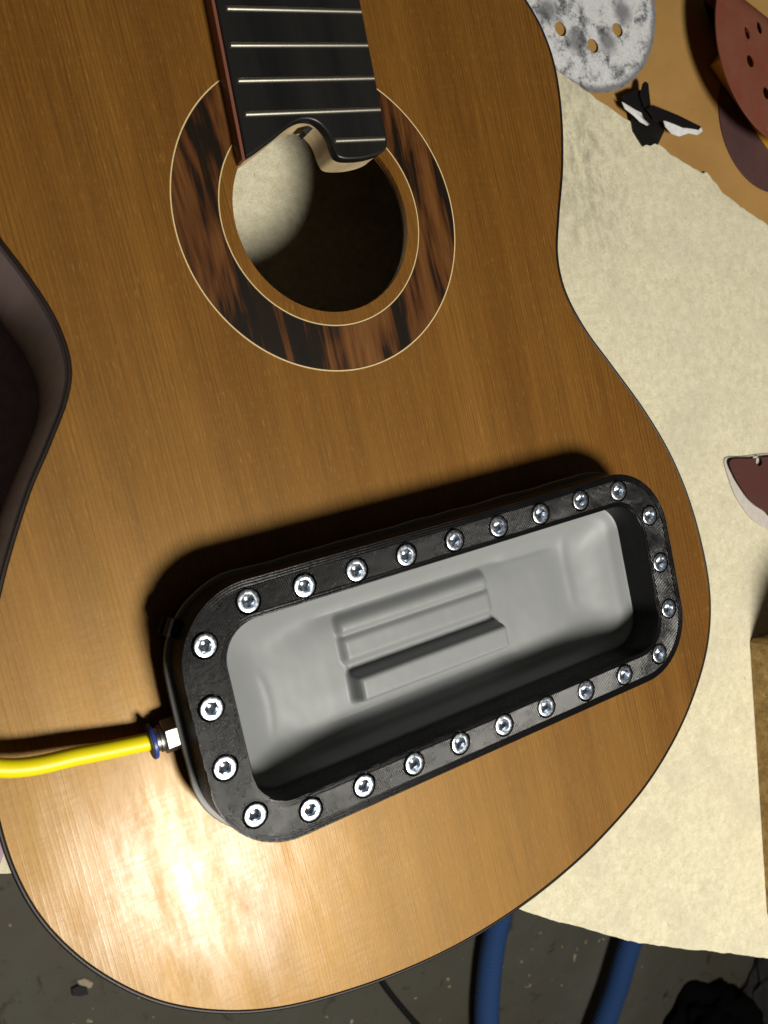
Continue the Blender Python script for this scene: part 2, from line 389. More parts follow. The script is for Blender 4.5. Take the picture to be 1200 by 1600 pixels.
def spline(P, n=8, closed=True):
    P = np.array(P, float); N = len(P); out = []
    rng = range(N) if closed else range(N-1)
    for i in rng:
        if closed: p0, p1, p2, p3 = P[(i-1) % N], P[i], P[(i+1) % N], P[(i+2) % N]
        else: p0, p1, p2, p3 = P[max(i-1, 0)], P[i], P[i+1], P[min(i+2, N-1)]
        for k in range(n):
            t = k/n; out.append(.5*((2*p1)+(-p0+p2)*t+(2*p0-5*p1+4*p2-p3)*t*t+(-p0+3*p1-3*p2+p3)*t**3))
    if not closed: out.append(P[-1])
    return np.array(out)
def tube(P, rad, n=16, cap=True):
    """rad: number or function(i, arc length)"""
    P = [Vector(p) for p in P]; verts, faces = [], []
    up = Vector((0, 0, 1)); s = 0
    for i, p in enumerate(P):
        t = (P[min(i+1, len(P)-1)]-P[max(i-1, 0)]).normalized()
        a = t.cross(up if abs(t.z) < .9 else Vector((1, 0, 0))).normalized(); b = t.cross(a).normalized()
        if i: s += (p-P[i-1]).length
        r = rad(i, s) if callable(rad) else rad
        verts += [tuple(p+a*r*math.cos(2*math.pi*k/n)+b*r*math.sin(2*math.pi*k/n)) for k in range(n)]
    for i in range(len(P)-1):
        faces += [(i*n+k, i*n+(k+1) % n, (i+1)*n+(k+1) % n, (i+1)*n+k) for k in range(n)]
    if cap: faces += [tuple(range(n)), tuple(range((len(P)-1)*n, len(P)*n))]
    return verts, faces
def join(*parts):
    V_, F_ = [], []
    for v, f in parts:
        o = len(V_); V_ += list(v); F_ += [tuple(i+o for i in q) for q in f]
    return V_, F_
def obox(c, u, hw, hd, z0, z1, bev=.4):
    u = np.array(u, float)/np.hypot(*u); v = np.array([-u[1], u[0]]); c = np.array(c, float)
    return prism([[tuple(c+u*a*hw+v*b*hd) for a, b in ((1, 1), (-1, 1), (-1, -1), (1, -1))]], z0, z1, bev)

# ================================================================ setting: floor and bench
FZ = -TOP/MM                        # floor level in plan mm
floor_v = [(-3000, -3000, FZ), (3500, -3000, FZ), (3500, 4000, FZ), (-3000, 4000, FZ)]
structure(mesh('floor', floor_v, [(0, 1, 2, 3)], M_['floor'], at=(0, 0, FZ), recalc=False))
BZ = -91.0                          # bench board surface

bench_edge = [(-420, 112), (-300, 179), (-186, 240), (66, 383), (104, 414), (150, 450), (202, 481), (258, 516), (420, 612), (900, 900)]
bo = [(-420, -700), (900, -700)] + bench_edge[::-1]
bench = empty('workbench', 'ochre brown hardboard workbench top under the felt, bare at the upper right', 'workbench', 200, 0, -940+0)
bz = 940.0
def rel(vf, ox, oy, oz): return [(x-ox, y-oy, z-oz) for x, y, z in vf[0]], vf[1]
v, f = rel(prism([bo], BZ-30, BZ, 1.0), 200, 0, -940); mesh('bench_top', v, f, M_['ply'], bench)
for lx, ly in ((-380, -650), (850, -650), (-380, 60), (850, 800)):
    v, f = rel(obox((lx, ly), (1, 0), 35, 35, -940, BZ-30.2, 2), 200, 0, -940); mesh('leg', v, f, M_['ply'], bench)

# felt blanket
fe_top = [(-420, -480), (-60, -300), (100, -190)] + [(229.9,-99.9),(245.8,-89.9),(269.5,-75.2),(294.3,-59.8),(318.5,-41.7),(346.3,-27.0),(350.4,-27.6),(363.4,-12.4),(383.5,1.9),(405.0,14.0)] + [(520, 90), (700, 170)]
fe_bot = [(68.7,388.5),(88.9,406.2),(106.2,418.9),(128.4,436.8),(151.9,454.5),(182.3,474.1),(214.8,494.1),(260.9,523.6)]
fe_bot = [(-420, 112), (-300, 181), (-186, 244)] + fe_bot + [(420, 620), (700, 790)]
def rough_edge(P, amp, step=2.5):
    out = []
    for p, q in zip(P[:-1], P[1:]):
        k = max(1, int(math.dist(p, q)/step)); d = ((q[0]-p[0])/math.dist(p, q), (q[1]-p[1])/math.dist(p, q))
        for j in range(k):
            x, y = p[0]+(q[0]-p[0])*j/k, p[1]+(q[1]-p[1])*j/k
            n = mnoise.noise(Vector((x*.13, y*.13, 0)))*amp + mnoise.noise(Vector((x*.5, y*.5, 5)))*amp*.35
            out.append((x-d[1]*n, y+d[0]*n))
    return out+[P[-1]]
fo = rough_edge(fe_top, 1.0) + rough_edge(fe_bot[::-1], .7)
v, f = prism([fo], BZ+.05, -88.4, .8, 2)
tag(mesh('felt_sheet', v, f, M_['felt'], at=(150, 120, BZ)), 'cream wool felt sheet spread on the bench under the guitar', 'felt')

# ================================================================ the guitar
G = empty('guitar', 'classical guitar lying face up with dark rosette and cut fingerboard end', 'guitar', 0, 0, -88.4)
def gpart(name, vf, mat, parent=G, ang=32, recalc=True):
    return mesh(name, [(x, y, z+88.4) for x, y, z in vf[0]], vf[1], mat, parent, ang=ang, recalc=recalc)
right = [(0, -158), (50, -155), (92, -140), (120, -116), (135.5, -91.8), (142.4, -76.8), (145.2, -60.0), (143.4, -38), (137.1, -12.1), (127.9, 12.2), (122.2, 30.4), (122.5, 47.9), (130.0, 67.5), (143.8, 90.1), (158.6, 114.7), (170.4, 140), (177.9, 167.4), (180.8, 196.7), (179.3, 221.8), (171.6, 244.6), (157.0, 265.4), (135.7, 285.3), (107.2, 302.7), (72.4, 315.6), (40.9, 322.7), (8, 326.2)]
leftp = [(-24.4, 326.0), (-56.9, 322.0), (-86.1, 315.3), (-107.4, 308.0), (-126.5, 298.0), (-143.6, 285.2), (-156.9, 270.6), (-168.6, 252.6), (-177.0, 232.6), (-180.9, 212), (-181.0, 190), (-177.2, 162), (-169.3, 135), (-158.0, 110.6), (-143.2, 85.2), (-132.2, 69.9), (-121.8, 54.3), (-117.6, 42), (-118.6, 27.0), (-123.7, 10.9), (-132, -9), (-141, -36), (-144.5, -60), (-141, -80), (-133, -96), (-118, -118), (-90, -141), (-48, -155)]
body = spline(right+leftp, 8)
hole = circle(40.2, 128)
b2 = inset(body, 1.7)
gpart('soundboard', prism([b2, hole], -2.6, 0, .15, 1), M_['board'])
gpart('binding', prism([body, inset(body, 1.7)], -5.5, -.03, .6, 3), M_['binding'])
gpart('side', prism([inset(body, .1), inset(body, 2.6)], -88.3, -5.52), M_['rib'])
gpart('hole_reinforcement', prism([circle(56, 96), circle(40.6, 96)], -4.6, -2.62, .1, 1), M_['ring'])
gpart('rosette_inlay', prism([circle(64.7, 160), circle(46.45, 160)], -.4, .07, .03, 1), M_['rosette'])
for ri, ro in ((64.9, 65.45), (45.75, 46.25)):
    gpart('purfling_ring', prism([circle(ro, 160), circle(ri, 160)], -.4, .09, .03, 1), M_['purf'])
for ri, ro in ((64.62, 64.92), (46.22, 46.5)):
    gpart('purfling_line', prism([circle(ro, 160), circle(ri, 160)], -.4, .10, .02, 1), M_['purfd'])
# fingerboard
curve = spline([(-32.3, -23.4), (-27.3, -25.6), (-17.6, -30.8), (-9.2, -35.5), (-2.9, -37.2), (2.6, -35.9), (6.2, -31.2), (7.4, -24.5), (9.6, -20.8), (18.3, -20.0), (27.5, -21.2), (32.8, -23.6), (34.4, -28.0)], 6, closed=False)
fb = [(-26.0, -150), (-29.1, -84.1)] + [tuple(p) for p in curve] + [(36.3, -85.7), (39.5, -150)]
FB = gpart('fingerboard', prism([fb], 3.4, 7.6, .9, 4), M_['ebony'])
def fret(a, b):
    n = 8; r = 1.12; A, B = Vector((*a, 7.45)), Vector((*b, 7.45)); d = (B-A).normalized(); s = Vector((-d.y, d.x, 0))
    vv, ff = [], []
    ends = [(A, .2), (A+d*.5, 1), (B-d*.5, 1), (B, .2)]
    for p, k in ends: vv += [tuple(p+s*r*math.cos(math.pi*i/n)+Vector((0, 0, r*k*.85*math.sin(math.pi*i/n)))) for i in range(n+1)]
    for j in range(3): ff += [(j*(n+1)+i, j*(n+1)+i+1, (j+1)*(n+1)+i+1, (j+1)*(n+1)+i) for i in range(n)]
    ff += [tuple(range(n+1)), tuple(range(3*(n+1), 4*(n+1)))]
    return vv, ff
for a, b in (((-25.0, -96.5), (35.8, -96.6)), ((-25.8, -80.8), (35.8, -80.8)), ((-28.0, -66.8), (35.2, -66.9)), ((-28.4, -53.2), (34.7, -53.2)), ((-28.7, -40.2), (34.2, -40.1)), ((8.4, -28.1), (33.2, -27.7))):
    gpart('fret', fret(a, b), M_['fret'], parent=FB)
    FBc = FB
ext = [(-31.2, -60), (-31.6, -24.4)] + [(x*.995, y-.5) for x, y in curve[3:-2]] + [(33.6, -30), (33.8, -60)]
NE = gpart('neck_extension', prism([ext], -9.0, 3.38, .2, 1), M_['pale'])
side = [(-27.6, -150), (-30.7, -84.1), (-33.9, -23.0), (-32.5, -23.0), (-29.3, -84.1), (-26.2, -150)]
gpart('side_strip', prism([side], .05, 7.0, .25, 2), M_['neck'])
tr = [(-3.6, 0), (0, 3.0), (3.6, 0), (0, -3.0)]
# truss rod end: small dark square standing proud of the cut face
c0 = Vector((1.2, -35.6, -1.2)); tv = []
nrm = Vector((.55, .83, 0)).normalized(); tx = Vector((nrm.y, -nrm.x, 0))
for k in (-1.0, 1.1):
    for a, b in ((-2.6, -2.4), (2.6, -2.4), (2.6, 2.6), (-2.6, 2.6)): tv.append(tuple(c0+nrm*k+tx*a+Vector((0, 0, b))))
gpart('truss_rod_end', (tv, [(0, 1, 2, 3), (4, 5, 6, 7), (0, 1, 5, 4), (1, 2, 6, 5), (2, 3, 7, 6), (3, 0, 4, 7)]), M_['truss'], parent=NE)

# ================================================================ the vacuum clamp
K = empty('vacuum_clamp', 'black bolted rectangular frame with grey rubber membrane on the soundboard', 'clamp', 7.2, 185.1, 0.15, rot=-.022)
HX, HY, RO = 120.5, 49.7, 30.0
IX, IY, RI = 104.0, 34.9, 14.8
pm = mat_print(HX, HY, RO, IX, IY, RI); M_['print'] = pm
bolts = [(-91.0,-42.2),(-68.3,-41.9),(-45.6,-41.8),(-22.8,-42.1),(0.7,-42.1),(23.8,-42.2),(47.2,-42.6),(70.6,-43.1),(94.1,-42.3),(110.2,-26.9),(111.6,-3.4),(111.4,19.4),(100.0,38.6),(76.7,41.1),(53.0,40.8),(29.8,40.3),(6.4,40.2),(-16.6,39.9),(-39.3,40.2),(-62.4,40.2),(-85.6,40.5),(-106.6,34.0),(-113.3,13.3),(-113.2,-9.1),(-110.3,-31.4)]
bolts = [(x, y+.6) for x, y in bolts]
H1, H2, H3, H4 = 11.0, 13.0, 23.4, 29.0
cpart = lambda name, vf, mat, parent=K, ang=32, recalc=True: mesh(name, vf[0], vf[1], mat, parent, ang=ang, recalc=recalc)
cpart('lower_frame', prism([rrect(HX, HY, RO), rrect(IX, IY, RI)], 0, H1-.02, .4, 1), pm)
cpart('gasket', prism([rrect(HX+2.5, HY+2.1, RO+3.6, wob=.55), rrect(IX-.1, IY-.1, RI)], H1, H2-.02, .5, 2), M_['gask'])
up = [prism([rrect(HX, HY, RO), rrect(IX, IY, RI)], H2, H3, 0),
      prism([rrect(HX, HY, RO), rrect(IX, IY, RI)] + [circle(5.0, 36, x, y) for x, y in bolts], H3+.01, H4, .25, 2)]
for x, y in bolts: up.append(prism([circle(5.6, 36, x, y), circle(5.03, 36, x, y)], H4-.3, H4+.1, .05, 1))
v, f = join(*up); cpart('upper_frame', (v, f), pm)
ud = Vector((-.87, -.50, 0))
for z0, z1 in ((.6, 8.0), (12.7, 19.0)):
    cc = (-91.5+ud.x*29.2, -23.4+ud.y*29.2); cpart('alignment_tab', obox(cc, (ud.x, ud.y), 2.0, 3.4, z0, z1, .3), M_['tabm'])

# bolts: socket head cap screws, one mesh shared by all
def bolt_mesh():
    n = 36; vv, ff = [], []
    def ringc(r, z): 
        i0 = len(vv); vv.extend([(r*math.cos(2*math.pi*i/n), r*math.sin(2*math.pi*i/n), z) for i in range(n)]); return i0
    def hexr(af, z):
        i0 = len(vv)
        for i in range(n):
            a = 2*math.pi*i/n; b = ((a+math.pi/6) % (math.pi/3))-math.pi/6; r = af/math.cos(b); vv.append((r*math.cos(a), r*math.sin(a), z))
        return i0
    knr = len(vv)
    for z in (0, 4.6):
        for i in range(n): r = 4.34-(.10 if i % 2 else 0); a = 2*math.pi*i/n; vv.append((r*math.cos(a), r*math.sin(a), z))
    R_ = [0, n, ringc(4.2, 4.98), ringc(4.05, 5.06), ringc(3.0, 5.08), hexr(2.45, 5.04), hexr(2.35, 2.6)]
    cone = [ringc(r, z) for r, z in ((1.9, 2.2), (1.2, 1.75), (.5, 1.5))]
    R_ += cone
    for a, b in zip(R_[:-1], R_[1:]): ff.extend([(a+i, a+(i+1) % n, b+(i+1) % n, b+i) for i in range(n)])
    ff.append(tuple(range(R_[-1], R_[-1]+n))); ff.append(tuple(range(n)))
    return vv, ff
bv, bf = bolt_mesh()
b0 = cpart('bolt', (bv, bf), M_['steel'], ang=28)
for i, (x, y) in enumerate(bolts):
    o = b0 if i == 0 else b0.copy()
    if i: C.objects.link(o); o.parent = K
    o.location = (x*MM, -y*MM, (H4-4.75+random.uniform(-.15, .15))*MM)
    o.rotation_euler = (random.uniform(-.045, .045), random.uniform(-.045, .045), random.uniform(0, math.pi))

# membrane: height field pulled down over the bridge
gx = np.linspace(-IX-1.5, IX+1.5, 300); gy = np.linspace(-IY-1.5, IY+1.5, 112)
U, W = np.meshgrid(gx, gy)
def sd(U, W, hx, hy, r):
    qx = np.abs(U)-hx+r; qy = np.abs(W)-hy+r
    return np.hypot(np.maximum(qx, 0), np.maximum(qy, 0))+np.minimum(np.maximum(qx, qy), 0)-r
def sstep(a, b, x): t = np.clip((x-a)/(b-a), 0, 1); return t*t*(3-2*t)
def blur(A, s):
    dx, dy = gx[1]-gx[0], gy[1]-gy[0]
    for ax, st in ((1, s/dx), (0, s/dy)):
        k = int(3*st)+1; x = np.arange(-k, k+1); g = np.exp(-.5*(x/max(st, .01))**2); g /= g.sum()
        Ap = np.pad(A, [(k, k) if a == ax else (0, 0) for a in (0, 1)], mode='edge')
        A = sum(g[j]*(Ap[:, j:j+A.shape[1]] if ax == 1 else Ap[j:j+A.shape[0], :]) for j in range(2*k+1))
    return A
d = -sd(U, W, IX, IY, RI)
dR = np.clip(d, 0, None)
# the far corners slope in wider at the two ends than along the sides
endw = sstep(60, 95, np.abs(U))
wid = 10.0+15.0*endw
zedge = 1.2+11.7*np.exp(-(dR/(wid*.46))**1.25)
Uc = U+10.5; Wc = W+0.5
wing = 3.4*(1-sstep(76, 84, np.abs(Uc)))*sstep(-25, -19, W)*(1-sstep(17, 25, W))
wing = blur(wing, 4.5)
cen = (1-sstep(36.5, 41.5, np.abs(Uc+.0)))
tie_c = (1-sstep(38.2, 39.6, np.abs(U+8.8)))
ledge = 6.6*cen*sstep(-24.0, -16.5, W)*(1-sstep(-2.5, 3.2, W))
groove = 1.9*cen*np.exp(-((W+12.2)/1.1)**2)
tie = 12.6*tie_c*sstep(2.6, 5.4, W)*(1-sstep(14.8, 18.5, W))
base = 4.2*cen*sstep(-21, -18, W)*(1-sstep(16, 19, W))
fine_ = np.maximum.reduce([ledge-groove, tie, base])
fine_ = blur(fine_, .5)
tent = np.maximum(wing, blur(np.maximum(ledge, tie)*.62, 3.4))
Z = np.maximum(np.maximum(fine_, tent), 1.2)
Z = blur(np.where(True, Z, 0), .45)
k = 2.2
k = 2.6 
Z = np.log(np.exp(Z/k*1.0)+np.exp(zedge/k))*k - k*math.log(2)*np.exp(-np.abs(Z-zedge)/k)
# soft creases in the stretched sheet
Zs = blur(Z, 4.2); cm = blur((np.abs(U+10.5) < 48)*(W > -25)*(W < 24)*1.0, 3.0); em = 1-sstep(2.0, 7.0, d)
mk = np.clip(cm+em, 0, 1); Z = Z*mk+Zs*(1-mk)
Z += .30*np.exp(-((U+84+.010*(W-4)**2)/1.6)**2)*sstep(-12, -4, W)*(1-sstep(14, 22, W))
Z += .45*np.exp(-((U-77-.02*W)/2.4)**2)*sstep(-30, -20, W)*(1-sstep(2, 16, W))
Z += -.28*np.exp(-((W+22-.02*U)/1.2)**2)*sstep(30, 40, U)*(1-sstep(66, 76, U))
for i in range(0, len(gy), 1):
    pass
nz_ = np.array([[mnoise.noise(Vector((a*.07, b*.07, 1)))*.18+mnoise.noise(Vector((a*.22, b*.16, 4)))*.06 for a in gx] for b in gy])
Z += nz_*sstep(3, 12, d)
Z = np.where(d <= 0, 12.9, np.minimum(Z, 12.9))
Z = np.where((d > 0) & (d < 1.0), Z*(d/1.0)+12.9*(1-d/1.0), Z)
ny, nx_ = Z.shape
mv = [(float(U[j, i]), float(W[j, i]), float(Z[j, i])) for j in range(ny) for i in range(nx_)]
mf = [(j*nx_+i, j*nx_+i+1, (j+1)*nx_+i+1, (j+1)*nx_+i) for j in range(ny-1) for i in range(nx_-1) if d[j, i] > -1.2 or d[j+1, i+1] > -1.2]
me_o = cpart('membrane', (mv, mf), M_['memb'], recalc=False)

# air fitting
FY, FZZ = 2.0, 7.0
def xring(prof, sides=32, hexa=False):
    vv, ff = [], []
    for x, r in prof:
        for i in range(sides):
            a = 2*math.pi*i/sides
            rr = r/math.cos(((a+math.pi/6) % (math.pi/3))-math.pi/6) if hexa else r
            a += math.pi/6 if hexa else 0
            vv.append((x, FY+rr*math.cos(a), FZZ+rr*math.sin(a)))
    for j in range(len(prof)-1): ff += [(j*sides+i, j*sides+(i+1) % sides, (j+1)*sides+(i+1) % sides, (j+1)*sides+i) for i in range(sides)]
    ff += [tuple(range(sides)), tuple(range((len(prof)-1)*sides, len(prof)*sides))]
    return vv, ff
mf_ = simple('nickel_plated_brass', (.36, .35, .32), .40, 1.0, .05, 500)
fit = cpart('air_fitting', xring([(-121.0, 4.2), (-121.9, 4.2), (-122.0, 5.2), (-122.4, 5.6), (-127.4, 5.6), (-127.8, 5.2)], 36, True), mf_)
cpart('collar', xring([(-127.7, 4.7), (-128.4, 5.1), (-129.3, 5.1), (-129.6, 4.5), (-130.6, 4.4)], 32), mf_, parent=fit)
cpart('release_ring', xring([(-130.5, 4.0), (-131.0, 4.2), (-131.1, 6.4), (-131.5, 6.7), (-132.4, 6.7), (-132.8, 6.3), (-132.9, 3.3)], 40), M_['blue'], parent=fit)
# yellow air line
ca, sa = math.cos(.022), math.sin(.022)
def c2g(u, v_): return 7.2+u*ca-v_*sa, 185.1+u*sa+v_*ca
p0 = c2g(-131.0, FY)
tp = [(p0[0], p0[1], 7.0), (-148.9, 179.2, 9.6), (-175.1, 172.6, 12.2), (-207.5, 150.2, 14)]
v, f = tube(spline(tp, 10, closed=False), 3.3, 24)
tag(mesh('air_hose', v, f, M_['yellow'], at=(p0[0], p0[1], 7)), 'bright yellow plastic air line plugged into the blue ringed fitting', 'hose')

# ================================================================ things on the bench
def disc_loops(R_, nh=8, rh=31.0, hr=4.6, a0=0.0, n=96):
    return [circle(R_, n)] + [circle(hr, 20, rh*math.cos(a0+2*math.pi*i/nh), rh*math.sin(a0+2*math.pi*i/nh)) for i in range(nh)]
def place(vf, x, y, z, rot=0.0, tilt=None):
    M = Matrix.Rotation(rot, 3, 'Z')
    if tilt: M = Matrix.Rotation(tilt[0], 3, Vector((math.cos(tilt[1]), math.sin(tilt[1]), 0))) @ M
    return [tuple(Vector((x, y, z))+M @ Vector(p)) for p in vf[0]], vf[1]
def curl(vf, amp, seed):
    return [(x, y, z+amp*mnoise.noise(Vector((x*.018+seed, y*.018, seed)))+amp) for x, y, z in vf[0]], vf[1]

# pale disc, hook side up
dcx, dcy = 267.5, -148.5
vf = prism(disc_loops(64.5, rh=35.0, a0=math.radians(90)), 0, .9, .2, 1)
o = mesh('sanding_disc', *curl(vf, .5, 2.2), M_['discback'])
o.location = V(dcx, dcy, BZ+.3); tag(o, 'pale grey sanding disc lying hook side up, smudged dark round its holes', 'sanding disc', 'sanding discs at the upper right')

# dark purple disc, flat on the bench
pcx, pcy = 427.0, -58.5
o = mesh('sanding_disc', *prism([circle(51, 96)], 0, .9, .2, 1), M_['purabr'])
o.location = V(pcx, pcy, BZ+.3); tag(o, 'dark purple brown sanding disc flat on the bench beneath the red one', 'sanding disc', 'sanding discs at the upper right')

# orange foam block between them
ob = [(375.3,-100.0),(409.1,-123.4),(511.3,-5.8),(447.2,-5.8)]
o = mesh('foam_block', *prism([spline([(x, y) for x, y in ob], 1)], -89.6, -74, 2.0, 3), M_['orange'], at=(ob[0][0], ob[0][1], -89.6))
tag(o, 'orange yellow foam block mostly hidden under the red sanding disc', 'foam block')

# red-brown disc: raised on the block, its far side rolled under
def red_disc():
    c = np.array([421.9, -99.5]); Rr = 71.0
    cutA, cutB = [np.array(p) for p in [(385.1,-136.4),(417.8,-118.0)]]
    tdir = (cutB-cutA)/np.linalg.norm(cutB-cutA); ndir = np.array([tdir[1], -tdir[0]])
    if ndir[1] > 0: ndir = -ndir
    hole_c = [(382.7,-109.0),(396.4,-112.6),(380.7,-90.4),(391.5,-68.8)]
    loops = [[tuple(c+np.array(p)) for p in circle(Rr, 110)]]
    for i, hc in enumerate(hole_c):
        rr = 4.3; loops.append([(hc[0]+rr*math.cos(a)*(.55 if i < 2 else .8), hc[1]+rr*math.sin(a)) for a in np.linspace(0, 2*math.pi, 18, endpoint=False)])
    # interior grid so that the sheet can bend
    bm = bmesh.new()
    v_, f_ = prism(loops, 0, .9, .15, 1)
    for p in v_: bm.verts.new(p)
    bm.verts.ensure_lookup_table()
    for q in f_:
        try: bm.faces.new([bm.verts[i] for i in q])
        except ValueError: pass
    for k in range(-6, 10):
        pt = cutA+ndir*k*4.0
        bmesh.ops.bisect_plane(bm, geom=bm.verts[:]+bm.edges[:]+bm.faces[:], plane_co=(pt[0], pt[1], 0), plane_no=(ndir[0], ndir[1], 0))
    out = []
    rr = 15.0
    for vv in bm.verts:
        p = np.array([vv.co.x, vv.co.y]); s = (p-cutA) @ ndir+10.0; z = vv.co.z
        if s > 0:
            a = min(s/rr, 2.6); ext_ = max(0, s-2.6*rr)
            q = p-ndir*s+ndir*((rr+z)*math.sin(a)+ext_*math.cos(a)); zz = -rr+(rr+z)*math.cos(a)-ext_*math.sin(a)
            out.append((q[0], q[1], max(zz, -24.0)))
        else:
            out.append((p[0], p[1], z))
    bm.verts.index_update(); F = [tuple(x.index for x in q.verts) for q in bm.faces]; bm.free()
    return out, F, c
rv, rf, rc = red_disc()
o = mesh('sanding_disc', [(x-rc[0], y-rc[1], z) for x, y, z in rv], rf, M_['redabr']); o.location = V(rc[0], rc[1], -63)
tag(o, 'red brown sanding disc propped on the orange block, grit side up', 'sanding disc', 'sanding discs at the upper right')

# twisted scrap of black tape
T = empty('tape_scrap', 'crumpled scrap of black tape with white torn edges beside the pale disc', 'tape', 308, -68, BZ)
def sheet(name, pts, mat, thick=.35, sub=0):
    P = [Vector((x-308, y+68, z-BZ)) for x, y, z in pts]; n = len(P)
    vv = [tuple(p) for p in P]+[tuple(p-Vector((0, 0, thick))) for p in P]
    c = sum(P, Vector())/n; vv += [tuple(c+Vector((0, 0, .6))), tuple(c+Vector((0, 0, .6-thick)))]
    ff = []
    for i in range(n): j = (i+1) % n; ff += [(i, j, 2*n), (n+j, n+i, 2*n+1), (i, n+i, n+j, j)]
    return mesh(name, vv, ff, mat, T, ang=50)
sheet('tape_strip', [(302.5, -85.9, -82), (299.9, -87.2, -82), (297.1, -85.6, -82), (292.8, -78.7, -82), (294.0, -70.4, -82), (300.2, -66.9, -82), (301.1, -74.4, -82)], M_['tape'])
sheet('tape_strip', [(278.7, -79.1, -84), (290.0, -82.1, -84), (297.8, -82.7, -84), (301.0, -75.2, -84), (304.7, -66.8, -84), (297.1, -61.2, -84), (293.0, -65.5, -84), (286.6, -69.9, -84), (280.4, -72.5, -84)], M_['tape'])
sheet('tape_strip', [(286.7, -69.9, -87), (294.6, -66.7, -87), (303.7, -64.7, -87), (315.9, -65.1, -87), (314.7, -56.2, -87), (306.2, -47.7, -87), (304.0, -48.7, -87), (299.4, -47.3, -87), (295.5, -48.3, -87), (292.2, -47.2, -87), (288.6, -53.2, -87), (286.2, -57.5, -87)], M_['tape'])
sheet('tape_strip', [(293.9, -68.8, -80), (300.4, -71.0, -80), (308.6, -68.3, -80), (322.6, -63.6, -80), (333.8, -59.0, -80), (342.9, -55.2, -80), (339.8, -53.2, -80), (332.5, -54.4, -80), (324.1, -55.6, -80), (316.2, -58.4, -80), (308.3, -60.8, -80), (301.0, -60.3, -80)], M_['tape'])
sheet('adhesive_edge', [(276.8, -75.1, -83.2), (281.9, -72.6, -83.2), (286.9, -69.9, -83.2), (292.2, -67.7, -83.2), (293.4, -63.5, -83.2), (298.3, -60.0, -83.2), (295.2, -59.3, -83.2), (289.4, -62.0, -83.2), (284.8, -66.3, -83.2), (278.4, -70.6, -83.2)], M_['tapew'])
sheet('adhesive_edge', [(308.8, -62.1, -81.2), (315.3, -59.4, -81.2), (321.0, -57.4, -81.2), (328.0, -55.9, -81.2), (335.2, -54.7, -81.2), (343.8, -55.6, -81.2), (344.8, -52.6, -81.2), (339.1, -50.3, -81.2), (330.7, -51.9, -81.2), (321.4, -50.2, -81.2), (314.6, -52.2, -81.2), (309.8, -57.1, -81.2)], M_['tapew'])

# torn quarter disc of maroon sandpaper curling off its backing
S = empty('torn_sandpaper', 'torn quarter of a maroon sanding disc curling up on the felt', 'sandpaper', 335, 195, -88.3)
def flat(name, pts, mat, z, lift, thick=.5, holes=()):
    v_, f_ = prism([pts]+list(holes), 0, thick, .1, 1)
    return mesh(name, [(x-335, y-195, zz+z+lift(x, y)) for x, y, zz in v_], f_, mat, S)
bk = [(313.3,169.0),(331.0,171.6),(347.8,173.9),(368.4,177.1),(393.3,181.2),(393.2,208.6),(367.4,246.0),(343.0,228.7),(334.7,222.7),(327.0,215.1),(320.2,204.9),(315.3,193.4),(312.7,180.8)]
flat('backing', [tuple(p) for p in spline(bk, 4)], M_['whiteb'], .4, lambda x, y: 0)
fc = [(314.5,170.9),(336.0,174.4),(363.2,178.6),(387.9,182.7),(386.9,207.2),(359.8,234.2),(341.8,216.1),(333.7,209.8),(326.2,201.8),(320.6,192.5),(315.9,182.6)]
hc = [(343.3,178.3)][0]
flat('abrasive_face', [tuple(p) for p in spline(fc, 4)], M_['maroon'], 3.4, lambda x, y: 0, .6, [circle(3.3, 20, hc[0], hc[1])])

# cork sanding block at the right edge
cb = [(303.5,300.9),(306.9,298.7),(396.3,309.6),(472.0,596.4),(285.3,537.4),(269.5,495.9),(268.6,491.5)]
v, f = prism([spline(cb, 1)], -88.3, 40, 2.5, 3)
o = mesh('wood_block', v, f, M_['cork'], at=(300, 350, -88.3)); tag(o, 'tall rough brown wood block standing on the felt at the right edge', 'wood block')

# dark leather sheet in the guitar's waist
le = [(-131.3,-27.8),(-106.4,0.9),(-92.3,23.7),(-104.3,69.7),(-142.8,119.9),(-155.7,190.9),(-180.5,232.7),(-182.6,236.6),(-185.6,241.3),(-208.8,272.5),(-246.4,196.3),(-195.3,-3.4)]
v, f = prism([spline(le, 1)], -88.3, -87.0, .3, 2)
tag(mesh('leather_sheet', v, f, M_['leather'], at=(-160, 60, -88.3)), 'dark violet leather sheet beside the guitar waist at the left edge', 'leather')

# ================================================================ things on the floor
def ribbed(pts, r, pitch=6.2):
    P = spline(pts, 60, closed=False)
    # resample evenly
    seg = np.r_[0, np.cumsum(np.linalg.norm(np.diff(P, axis=0), axis=1))]; s = np.arange(0, seg[-1], pitch/6)
    Q = np.c_[[np.interp(s, seg, P[:, i]) for i in range(3)]].T
    return tube([tuple(q) for q in Q], lambda i, s_: r*(1+.09*math.cos(2*math.pi*i/6)), 20)
for pts, lab in (([(582.2, 877.1, -902), (530.2, 936.7, -902), (487.9, 999.4, -902), (457.1, 1067.0, -902), (434.9, 1138.7, -902), (420.1, 1238.9, -902)], 'blue corrugated vacuum hose on the floor, nearer the middle of the photo'),
                 ([(846.7, 1062.4, -892), (794.3, 1115.5, -892), (752.0, 1159.0, -892), (707.4, 1213.1, -892), (658.1, 1262.9, -892), (602.9, 1320.2, -892)], 'blue corrugated vacuum hose on the floor, right of the other one')):
    v, f = ribbed(pts, 20.0)
    tag(mesh('vacuum_hose', v, f, M_['hose'], at=(pts[0][0], pts[0][1], -935)), lab, 'hose', 'blue vacuum hoses')
pts = [(277.8, 949.8, -934), (285.0, 982.5, -934), (294.8, 1011.0, -934), (308.5, 1044.4, -934), (326.0, 1083.8, -934), (358.4, 1148.2, -934)]
v, f = tube(spline(pts, 6, closed=False), 5.0, 10)
